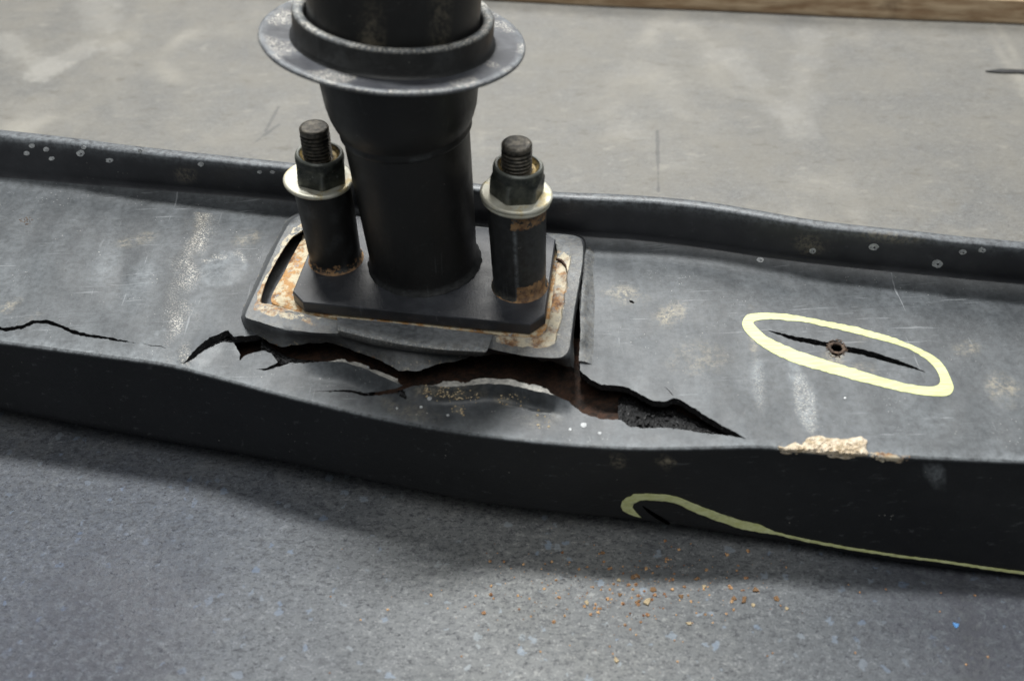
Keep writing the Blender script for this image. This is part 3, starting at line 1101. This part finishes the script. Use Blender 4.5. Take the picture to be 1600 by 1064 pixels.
def decal(outer, holes, level, lift, thick, name, mat, parent, step=6, smooth=True, grid_step=None, rough=0.0, down=None):
    xs2 = [p[0] for p in outer]
    ys2 = [p[1] for p in outer]
    g = []
    if grid_step:
        y = min(ys2)
        while y < max(ys2):
            x = min(xs2)
            while x < max(xs2):
                p = (x + rj.uniform(-.2, .2) * grid_step, y + rj.uniform(-.2, .2) * grid_step)
                if inside(p, outer) and line_dist(p, outer + outer[:1]) > grid_step * 0.4 and not any(inside(p, h) or line_dist(p, h + h[:1]) < grid_step * .4 for h in holes):
                    g.append(p)
                x += grid_step
            y += grid_step
    q, t = triangulate(outer, holes, g)
    tp = []
    for x, y in q:
        b2 = at(x, y, level(x, y)) + lift
        if rough:
            e = min(1, line_dist((x, y), outer + outer[:1]) / 5)
            b2 = b2 + lift.normalized() * rough * e * (0.6 + 0.8 * noise.noise((x / 5, y / 5, 1)) + rj.uniform(-.35, .35))
        tp.append(b2)
    dn = down or -lift.normalized()
    v, f, fm, nn = solid(tp, t, thick, dn)
    return mesh_obj(name, v, f, mat, parent, smooth=smooth)


UPV = Vector((0, 0, 0.0002))
RCX, RCY = 1325.0, 553.0
RING_O = [(p[0] + (RCX - p[0]) * 0.004, p[1] + (RCY - p[1]) * 0.02) for p in RING_O]
RING_I = [(p[0] + (p[0] - RCX) * 0.006, p[1] + (p[1] - RCY) * 0.03) for p in RING_I]
decal(ragged(dens(RING_O, 3), 5, 0.9, rj), [ragged(dens(RING_I, 3), 5, 0.9, rj)], panel_level, UPV, 0.0012, 'paint_ring', M['yellow'], panel, grid_step=9)

FRV = Vector((0, -0.00035, 0.0001))
hook = [(1002, 808), (993, 806), (982, 802), (973, 797), (970, 790), (972, 783), (979, 777), (986, 775), (990, 771.5), (1010, 771), (1040, 772.5), (1058, 776), (1085, 787),
        (1120, 800), (1160, 813), (1185, 818), (1210, 830), (1260, 842), (1330, 855), (1400, 866), (1480, 876), (1545, 886), (1620, 896), (1760, 917),
        (1760, 920), (1620, 899.5), (1545, 889), (1480, 879.2), (1400, 869), (1330, 858.5), (1260, 846), (1212, 834), (1185, 830.5), (1160, 826), (1120, 813), (1085, 799), (1060, 787),
        (1040, 782), (1010, 780), (1000, 781), (990, 786), (988, 792), (993, 799)]
decal(ragged(hook, 6, 0.5, rj), [], front_level, FRV, 0.0006, 'paint_hook', M['yellow'], beam, grid_step=8)
decal(ragged(crack_poly([(1004, 790), (1016, 800), (1032, 810), (1046, 818)], [0.4, 2.2, 2.8, 1.5]), 4, 0.3, rj), [], front_level, Vector((0, -0.0003, 0)), 0.0004, 'face_crack', M['slit'], beam)

DOTS = [(50, 228, 5), (72, 234, 5), (42, 240, 5), (81, 248, 5), (126, 240, 7), (131, 231, 4), (171, 251, 6), (314, 257, 5), (406, 269, 4), (426, 269, 4),
        (219, 236, 4), (1270, 392, 6), (1365, 386, 8), (1464, 412, 9), (1504, 394, 6), (1534, 391, 6), (1188, 406, 6)]
for (cx, cy, r) in DOTS:
    o_ = [(cx + r * rj.uniform(.8, 1.1) * math.cos(k * math.pi / 6), cy + 0.72 * r * rj.uniform(.8, 1.1) * math.sin(k * math.pi / 6)) for k in range(12)]
    h_ = []
    if r >= 6:
        h_ = [[(cx + 1 + r * .25 * math.cos(k * math.pi / 3), cy + 1 + r * .2 * math.sin(k * math.pi / 3)) for k in range(6)]]
    decal(o_, h_, back_level, Vector((0, -0.0003, 0.0002)), 0.0005, 'paint_dot', M['white'], beam)
for (cx, cy, r) in [(912, 664, 5), (937, 677, 3), (891, 671, 2.5), (671, 623, 4), (700, 649, 2.5), (620, 638, 2), (658, 636, 2.5), (575, 574, 2), (1320, 622, 2)]:
    o_ = [(cx + r * rj.uniform(.8, 1.1) * math.cos(k * math.pi / 5), cy + 0.8 * r * rj.uniform(.8, 1.1) * math.sin(k * math.pi / 5)) for k in range(10)]
    decal(o_, [], panel_level, Vector((0, 0, 0.0002)), 0.0005, 'paint_speck', M['white'], panel)

FILL = [(1215, 698), (1217, 706), (1225, 710), (1247, 710), (1252, 707), (1281, 711), (1300, 716), (1324, 718), (1337, 715.5), (1354, 713), (1356, 709), (1352, 702),
        (1354, 689), (1345, 683), (1335, 685), (1319, 687), (1296, 686), (1279, 682), (1262, 685), (1257, 691), (1252, 697), (1242, 692), (1232, 696), (1225, 700)]


def edge_level(x, y):
    e = LINE_E(x)
    return 0.0 if y < e - 6 else -0.0018 * ((y - e + 6) / 6) ** 1.5 if y < e else front_level(x, y) - 0.0002


decal(ragged(FILL, 3, 0.9, rj), [], edge_level, Vector((0, -0.0002, 0.0008)), 0.0022, 'filler_patch', M['cream'], beam, grid_step=3.2, rough=0.0012, smooth=False)


def crumbs(name, spots, mat, parent, level, lift=0.0):
    v, f = [], []
    rr = random.Random(21)
    for (x, y, r) in spots:
        c = at(x, y, level(x, y) + lift)
        n = len(v)
        for (dx, dy, dz) in ((1, 0, 0.1), (-.5, .87, 0.1), (-.5, -.87, 0.1), (.5, .87, .6), (-1, 0, .6), (.5, -.87, .6), (0, 0, 1)):
            v.append(c + Vector((dx * rr.uniform(.6, 1.2), dy * rr.uniform(.6, 1.2), dz * rr.uniform(.5, 1.0))) * r)
        f += [tuple(n + i for i in t) for t in ((0, 3, 1), (1, 3, 4), (1, 4, 2), (2, 4, 5), (2, 5, 0), (0, 5, 3), (3, 6, 4), (4, 6, 5), (5, 6, 3), (0, 1, 2))]
    o = mesh_obj(name, v, f, mat, parent, smooth=False)
    o['kind'] = 'stuff'
    return o


rc = random.Random(33)
sp = []
for (x0, y0, x1, y1, sdv, k) in ((662, 607, 672, 616, 4, 26), (676, 614, 748, 622, 5, 70), (780, 622, 818, 629, 5, 26), (710, 638, 724, 643, 3, 14), (835, 650, 860, 660, 8, 10)):
    for _ in range(k):
        t = rc.random()
        sp.append((x0 + (x1 - x0) * t + rc.gauss(0, sdv * .6), y0 + (y1 - y0) * t + rc.gauss(0, sdv), rc.uniform(0.00022, 0.00062)))
sp = [q for q in sp if not inside((q[0], q[1]), TEAR)]
crumbs('dirt_crumbs', sp, M['dirt'], panel, panel_level)

sp = []
for k in range(70):
    a = rc.uniform(0, 6.28)
    sp.append((1307 + 14.5 * math.cos(a) + rc.gauss(0, 1.2), 544.5 + 13.0 * math.sin(a) + rc.gauss(0, 1.0), rc.uniform(0.0002, 0.0005)))
for k in range(40):
    a = rc.uniform(0, 6.28)
    r_ = rc.uniform(0, 1) ** .5
    sp.append((41 + 11 * r_ * math.cos(a), 345 + 7 * r_ * math.sin(a) * (1 if math.cos(a) > -.2 else .6), rc.uniform(0.0002, 0.00045)))
M['scale'] = simple('dark_rust_scale', (0.030, 0.020, 0.015), (0.13, 0.085, 0.058), 400, 0.9)
crumbs('rust_scale', sp, M['scale'], panel, panel_level)

hc = at(1307, 544.5, panel_level(1330, 530))
prof = [(0.00315 + 0.00075 * math.cos(a * math.pi / 4), 0.0001 + 0.00065 * math.sin(a * math.pi / 4)) for a in range(9)]
v, f = lathe(prof, hc, (0.02, -0.03, 1), 40, rad=lambda r, h, t: r + 0.0007 * noise.noise((math.cos(t) * 4, math.sin(t) * 4, h * 1500)))
mesh_obj('hole_rim', v, f, M['scale'], panel)

# ------------------------------------------------------------------ mounting post
post = empty('mounting_post', (0, 0, PLATE_Z - 0.006), 'black tubular post with wide round flange standing on a clipped-corner base plate', 'post')
pf0, pf1 = at(473, 472, PLATE_Z), at(828, 507, PLATE_Z)
pr0, pr1 = at(852, 491, PLATE_Z), at(868, 374, PLATE_Z)
dv = (pr1 - pr0)
pl0 = at(457, 456, PLATE_Z)
plan = [pf0, pf1, pr0, pr1, pr1 + Vector((-0.004, 0.005, 0)), pl0 + dv + Vector((0.004, 0.005, 0)), pl0 + dv, pl0]
cen = sum(plan, Vector()) / len(plan)


def plate_ring(scale_in, z):
    return [Vector((p.x, p.y, z)) - (p - cen).normalized() * scale_in for p in plan]


rows = [plate_ring(0.0004, PLATE_Z - 0.006), plate_ring(0, PLATE_Z - 0.0055), plate_ring(0, PLATE_Z - 0.0005), plate_ring(0.00055, PLATE_Z)]
v, f = loft(rows, True)
f.append(tuple(range(24, 32)))
f.append(tuple(reversed(range(0, 8))))
M['plate'] = coated_steel('black_plate_paint', (0.020, 0.021, 0.025), (0.060, 0.064, 0.074), 0.7, 0.40, masks=False, fleck=0.6, scratch=0.35)
mesh_obj('base_plate', v, f, M['plate'], post, smooth=False)

AX = Vector((-0.0033, 0.0005, 0.1155)).normalized()
AX2 = Vector((0.117, 0.085, 1)).normalized()      # the head of the post is bent over
B0 = Vector((0, 0, PLATE_Z - 0.0002))


def wear_rad(amp, fr, seed):
    return lambda r, h, t: r + amp * noise.noise((math.cos(t) * fr, math.sin(t) * fr, h * 90 + seed))


def axis_h(py):
    lo, hi = 0.0, 0.3
    for _ in range(40):
        m = (lo + hi) / 2
        c = CW.transposed() @ (B0 + AX * m - CAM)
        if PCY - FPX * c.y / -c.z > py:
            lo = m
        else:
            hi = m
    return lo


hd = axis_h(57)
BD = B0 + AX * hd - AX2 * hd                  # flange disc
hs = axis_h(188)                 # step below the flared socket
R = 0.0252
prof = [(R + 0.0020, 0.0), (R + 0.0016, 0.0008), (R + 0.0006, 0.0020), (R + 0.0002, 0.0036), (R, 0.007), (R + 0.0010, hs * 0.5), (R + 0.0019, hs - 0.006), (R + 0.0021, hs - 0.0035)]
v, f = lathe(prof, B0, AX, 96, rad=lambda r, h, t: r + (0.0007 * noise.noise((math.cos(t) * 9, math.sin(t) * 9, h * 300)) if h < 0.003 else 0))
mesh_obj('column', v, f, M['post'], post, wear_shine=[(0.10 if k < 96 * 3 else 0, 0, 0, 0) for k in range(len(v))])
prof = [(R + 0.0019, hs - 0.0042), (R + 0.0027, hs - 0.0036), (R + 0.0032, hs - 0.0026), (R + 0.0032, hs - 0.0016), (R + 0.0027, hs - 0.0006), (R + 0.0032, hs + 0.0006), (R + 0.0047, hs + 0.0035), (R + 0.0060, hs + 0.0075),
        (R + 0.0069, hs + 0.013), (R + 0.0078, hd - 0.006), (R + 0.0082, hd - 0.001)]
v, f = lathe(prof, B0, AX, 96)
mesh_obj('flared_socket', v, f, M['post'], post, wear_shine=[(0.25 if 96 * 1 <= k < 96 * 4 and noise.noise((k % 96 / 9, 1, 1)) > 0.05 else 0, 0, 0, 0) for k in range(len(v))])
RD = 0.0530
prof = [(0.030, hd - 0.0016), (RD - 0.002, hd - 0.0014), (RD - 0.0004, hd - 0.0010), (RD, hd - 0.0003), (RD - 0.0003, hd + 0.0005), (RD - 0.0012, hd + 0.0008), (RD - 0.004, hd + 0.0004), (RD - 0.009, hd), (0.039, hd), (0.030, hd)]
v, f = lathe(prof, BD, AX2, 128, rad=wear_rad(0.0003, 2.5, 1))
dw = []
for k in range(len(v)):
    j, i = divmod(k, 128)
    q = noise.noise((i / 7, j * .7, 2))
    dw.append((0.65 if j in (3, 4, 5) else 0.12 + 0.4 * q, 0, 0, (0.9 if 4 <= j <= 7 and q > 0.12 else 0.25 if j in (3, 4) else 0)))
mesh_obj('flange_disc', v, f, M['disc'], post, wear_shine=dw)
RC = 0.0398
prof = [(RC + 0.0012, hd + 0.0001), (RC, hd + 0.0014), (RC, hd + 0.0095), (RC - 0.0007, hd + 0.0107), (RC - 0.0020, hd + 0.0110), (RC - 0.0040, hd + 0.0104), (RC - 0.0046, hd + 0.0085), (RC - 0.0050, hd + 0.001)]
v, f = lathe(prof, BD, AX2, 128, rad=wear_rad(0.0003, 2, 5))
cw_ = []
for k in range(len(v)):
    j, i = divmod(k, 128)
    q = noise.noise((i / 5, j * .5, 7))
    cw_.append(((0.85 if j in (3, 4, 5) else 0.05) + 0.1 * q, 0.25 if j == 4 and q > 0 else 0, 0, 1.0 if j in (3, 4, 5) and q > -0.1 else 0.3 if j in (3, 4) else 0))
mesh_obj('collar', v, f, M['post'], post, wear_shine=cw_)
RT = 0.0340
prof = [(RT + 0.0008, hd - 0.001), (RT, hd + 0.004), (RT, hd + 0.030), (RT - 0.0006, hd + 0.0345), (RT - 0.003, hd + 0.036), (RT - 0.006, hd + 0.035), (RT - 0.006, hd + 0.001)]
v, f = lathe(prof, BD, AX2, 96)
mesh_obj('upper_tube', v, f, M['post'], post, wear_shine=[(0, 0.6 * max(0, noise.noise((k % 96 / 6, k // 96, 3)) - 0.1) if k > 96 else 0, 0, 0) for k in range(len(v))])

# spacer sleeves welded to the plate, with their bolts
SLEEVES = [(at(525, 404, PLATE_Z), 0.0555, 0.0121, Vector((-0.012, 0.0, 1)), -0.0012, 'left'), (at(812, 445, PLATE_Z), 0.0612, 0.0121, Vector((-0.012, -0.004, 1)), 0.0, 'right')]
for i, (b0, zt, rad_, ax, woff, side) in enumerate(SLEEVES):
    h = zt - PLATE_Z
    b0 = b0 - Vector((0, 0, 0.0003))
    prof = [(rad_ + 0.0012, 0), (rad_ + 0.0009, 0.0007), (rad_, 0.0014)]
    prof += [(rad_ + 0.0008 * k / 14, 0.0014 + (h - 0.003) * k / 14) for k in range(1, 15)]
    prof += [(rad_ + 0.0004, h - 0.0004), (rad_ - 0.0002, h), (0.0065, h)]
    v, f = lathe(prof, b0, ax, 64)
    ww = []
    for k in range(len(v)):
        j, a = divmod(k, 64)
        ang = 2 * math.pi * a / 64
        ru = 0.62 if j < 2 else 0
        if side == 'right':
            d = abs((ang - math.radians(305) + math.pi) % (2 * math.pi) - math.pi)
            if j <= 4 and d < 0.75:
                ru = max(ru, 0.66)
            if 14 <= j <= 17 and d < 0.9:
                ru = max(ru, 0.6)
            ch = 0.9 if abs(a - 47) < 1 and j > 1 else 0.12
        else:
            ch = 0.3 * max(0, noise.noise((a / 5, j / 3, 4)))
            if 2 <= j <= 3:
                ru = 0.42
        ww.append((ch, 0.1 if j < 3 else 0, ru, 0))
    mesh_obj('spacer_sleeve', v, f, M['post'], post, wear_shine=ww)
    # bolt: shank with thread, nut, washer
    tw = Vector(ax).normalized()
    topc = b0 + tw * (h / tw.z)
    bo = empty('clamp_bolt', topc, 'threaded bolt with dark flanged hex nut and pale washer on the %s spacer sleeve' % side, 'bolt', 'bolts clamping the base plate')
    zc = topc
    tw = Vector((0.085, 0.02, 1)).normalized()
    tb = Vector((0.03, 0.0, 1)).normalized()
    nh = (0.0150 if side == 'left' else 0.0158)
    bh = (0.0281 if side == 'left' else 0.0262)
    prof = [(0.0004, -0.03), (0.0058, -0.03)]
    hh = 0.001
    while hh < bh - 0.0026:
        prof += [(0.0065, hh), (0.0065, hh + 0.0003), (0.00540, hh + 0.00088), (0.00540, hh + 0.0012)]
        hh += 0.00175
    prof += [(0.0064, bh - 0.0024), (0.0064, bh - 0.0008), (0.0060, bh - 0.0002), (0.0048, bh), (0.0030, bh - 0.0002), (0.0002, bh - 0.0002)]
    v, f = lathe(prof, zc, tb, 40)
    mesh_obj('threaded_shank', v, f, M['spring'], bo, sharp=60)

    def hexr(c):
        def g(r, h, t):
            t = (t + c) % (math.pi / 3) - math.pi / 6
            return min(r, 0.0104 / math.cos(t)) if h < 0.0105 else r
        return g
    s0 = 0.0020
    prof = [(0.0066, s0), (0.0113, s0 + 0.00002), (0.0119, s0 + 0.0006), (0.0120, s0 + 0.0068), (0.0117, s0 + 0.0078), (0.0111, s0 + 0.0084), (0.0107, s0 + 0.0090), (0.0108, s0 + 0.0098),
            (0.0108, nh - 0.0018), (0.0105, nh - 0.0007), (0.0098, nh), (0.0090, nh - 0.0002), (0.0082, nh - 0.0012), (0.0074, nh - 0.0022), (0.0060, nh - 0.0026)]
    v, f = lathe(prof, zc, tw, 72, rad=hexr(0.35 if side == 'left' else 0.9))
    mesh_obj('hex_nut', v, f, M['nut'], bo, sharp=28, wear_shine=[(0, 0, 0.85 if k // 72 >= 12 else 0, 0) for k in range(len(v))])
    for q in range(1 if side == 'left' else 2):
        rw = 0.0156 if q == 0 else 0.0150
        z0 = 0.0 if q == 0 else -0.0018
        prof = [(0.0066, z0), (rw - 0.0005, z0), (rw, z0 + 0.0006), (rw, z0 + 0.0013), (rw - 0.0005, z0 + 0.0019), (rw - 0.0012, z0 + 0.0020), (0.0066, z0 + 0.0020)]
        v, f = lathe(prof, zc + Vector((woff, -0.0004 * q, 0)), tw, 64)
        mesh_obj('washer', v, f, M['washer'], bo)

# ------------------------------------------------------------------ things lying on the floor
FLAKES = [(252, 548, 18), (205, 462, 11), (222, 458, 10), (152, 472, 10), (277, 506, 13), (40, 552, 11), (640, 505, 13), (600, 545, 13), (632, 560, 10), (716, 537, 12),
          (403, 628, 11), (376, 528, 11), (430, 468, 9), (457, 495, 10), (565, 538, 10), (142, 758, 12), (155, 523, 9), (220, 549, 9), (752, 572, 9), (95, 374, 9)]
flake0 = None
variants = []
rf = random.Random(17)
for k in range(5):
    vs, fs = [], []
    m_ = 6
    ang = [2 * math.pi * (i + rf.uniform(-.25, .25)) / m_ for i in range(m_)]
    rr_ = [rf.uniform(.45, 1.25) for _ in range(m_)]
    for z, s in ((0.0, 0.9), (0.14, 1.0), (0.26, 0.9)):
        for a, r in zip(ang, rr_):
            vs.append((math.cos(a) * r * s, 0.8 * math.sin(a) * r * s, z * rf.uniform(.5, 1.6) + 0.02))
    vs.append((rf.uniform(-.3, .3), rf.uniform(-.3, .3), rf.uniform(.2, .4)))
    vs.append((0, 0, 0.02))
    for j in range(2):
        for i in range(m_):
            q = (i + 1) % m_
            fs.append((j * m_ + i, j * m_ + q, (j + 1) * m_ + q, (j + 1) * m_ + i))
    for i in range(m_):
        q = (i + 1) % m_
        fs.append((2 * m_ + i, 2 * m_ + q, 3 * m_))
        fs.append((q, i, 3 * m_ + 1))
    me = bpy.data.meshes.new('rust_flake')
    me.from_pydata(vs, [], fs)
    me.materials.append(M['dirt'] if k in (0, 3) else M['rust'])
    variants.append(me)
for k, (zx, zy, size) in enumerate(FLAKES):
    p = at(900 + zx / 2.286, 700 + zy / 2.286, FLOOR)
    o = bpy.data.objects.new('rust_flake', variants[k % 5])
    col.objects.link(o)
    o.location = p
    s = size / 2.286 / 3.9 / 1000 * 1.25
    o.scale = (s, s, s)
    o.rotation_euler = (0, 0, rf.uniform(0, 6.28))
    special = {0: 'largest pale tan rust flake, left in the scatter on the floor', 15: 'rust flake nearest the bottom edge, below the rest of the scatter',
               9: 'dark brown rust flake at the right end of the scatter'}
    tag(o, special.get(k, 'small %s rust flake lying on the floor in front of the beam' % ('pale tan' if k % 5 in (0, 3) else 'dark brown')), 'rust flake', 'rust flakes fallen from the beam')
sp = []
for _ in range(340):
    x, y = rc.gauss(985, 125), rc.gauss(912, 34)
    if y > LINE_F(x) + 20:
        sp.append((x, y, 0.0002 + 0.0008 * rc.random() ** 3))
for _ in range(40):
    x, y = rc.uniform(500, 1550), rc.uniform(880, 1060)
    if y > LINE_F(x) + 20:
        sp.append((x, y, rc.uniform(0.0002, 0.0006)))
cr = crumbs('rust_crumbs', sp, M['rust'], None, lambda x, y: FLOOR)
tag(cr, 'scatter of fine orange rust crumbs on the floor before the beam', 'crumbs', kind='stuff')

p = at(1494, 976, FLOOR)
bc = bpy.data.objects.new('blue_chip', variants[1].copy())
bc.data.materials[0] = M['blue']
col.objects.link(bc)
bc.location = p
bc.scale = (0.0018, 0.0018, 0.0014)
tag(bc, 'tiny bright blue chip on the floor at the lower right', 'chip')

# brown board closing the floor at the back
nrm = Vector((-edge.y, edge.x, 0))
c0 = a0 - edge * 1.2
c1 = a1 + edge * 1.2
vs = []
rowsb = []
for (d, z) in ((0.0, 0.0005), (-0.001, 0.004), (0.0, 0.018), (0.003, 0.020), (0.10, 0.020), (0.10, 0.0005)):
    rowsb.append([c0 + (c1 - c0) * (i / 120) + nrm * (d + 0.0025 * noise.noise((i / 6, d * 9, 1)) * (z < 0.02)) + Vector((0, 0, z + (0.001 * noise.noise((i / 5, 2, z * 90)) if z > .003 else 0))) for i in range(121)])
v, f = loft(rowsb)
f += [tuple(k * 121 for k in range(6)), tuple(reversed([k * 121 + 120 for k in range(6)]))]
bd = mesh_obj('wooden_board', v, f, M['wood'], None, sharp=40)
tag(bd, 'brown wooden board along the far edge of the floor', 'board')

# dark sliver lying at the far right
pts_ = [(1540, 112), (1562, 109), (1590, 110), (1660, 114), (1660, 118), (1590, 114.5), (1560, 114)]
sl = decal(ragged(pts_, 9, 0.3, rj), [], lambda x, y: FLOOR + 0.0006, Vector((0, 0, 0.0006)), 0.001, 'rubber_strip', M['side'], None)
tag(sl, 'thin black strip lying on the dusty floor at the far right', 'strip')
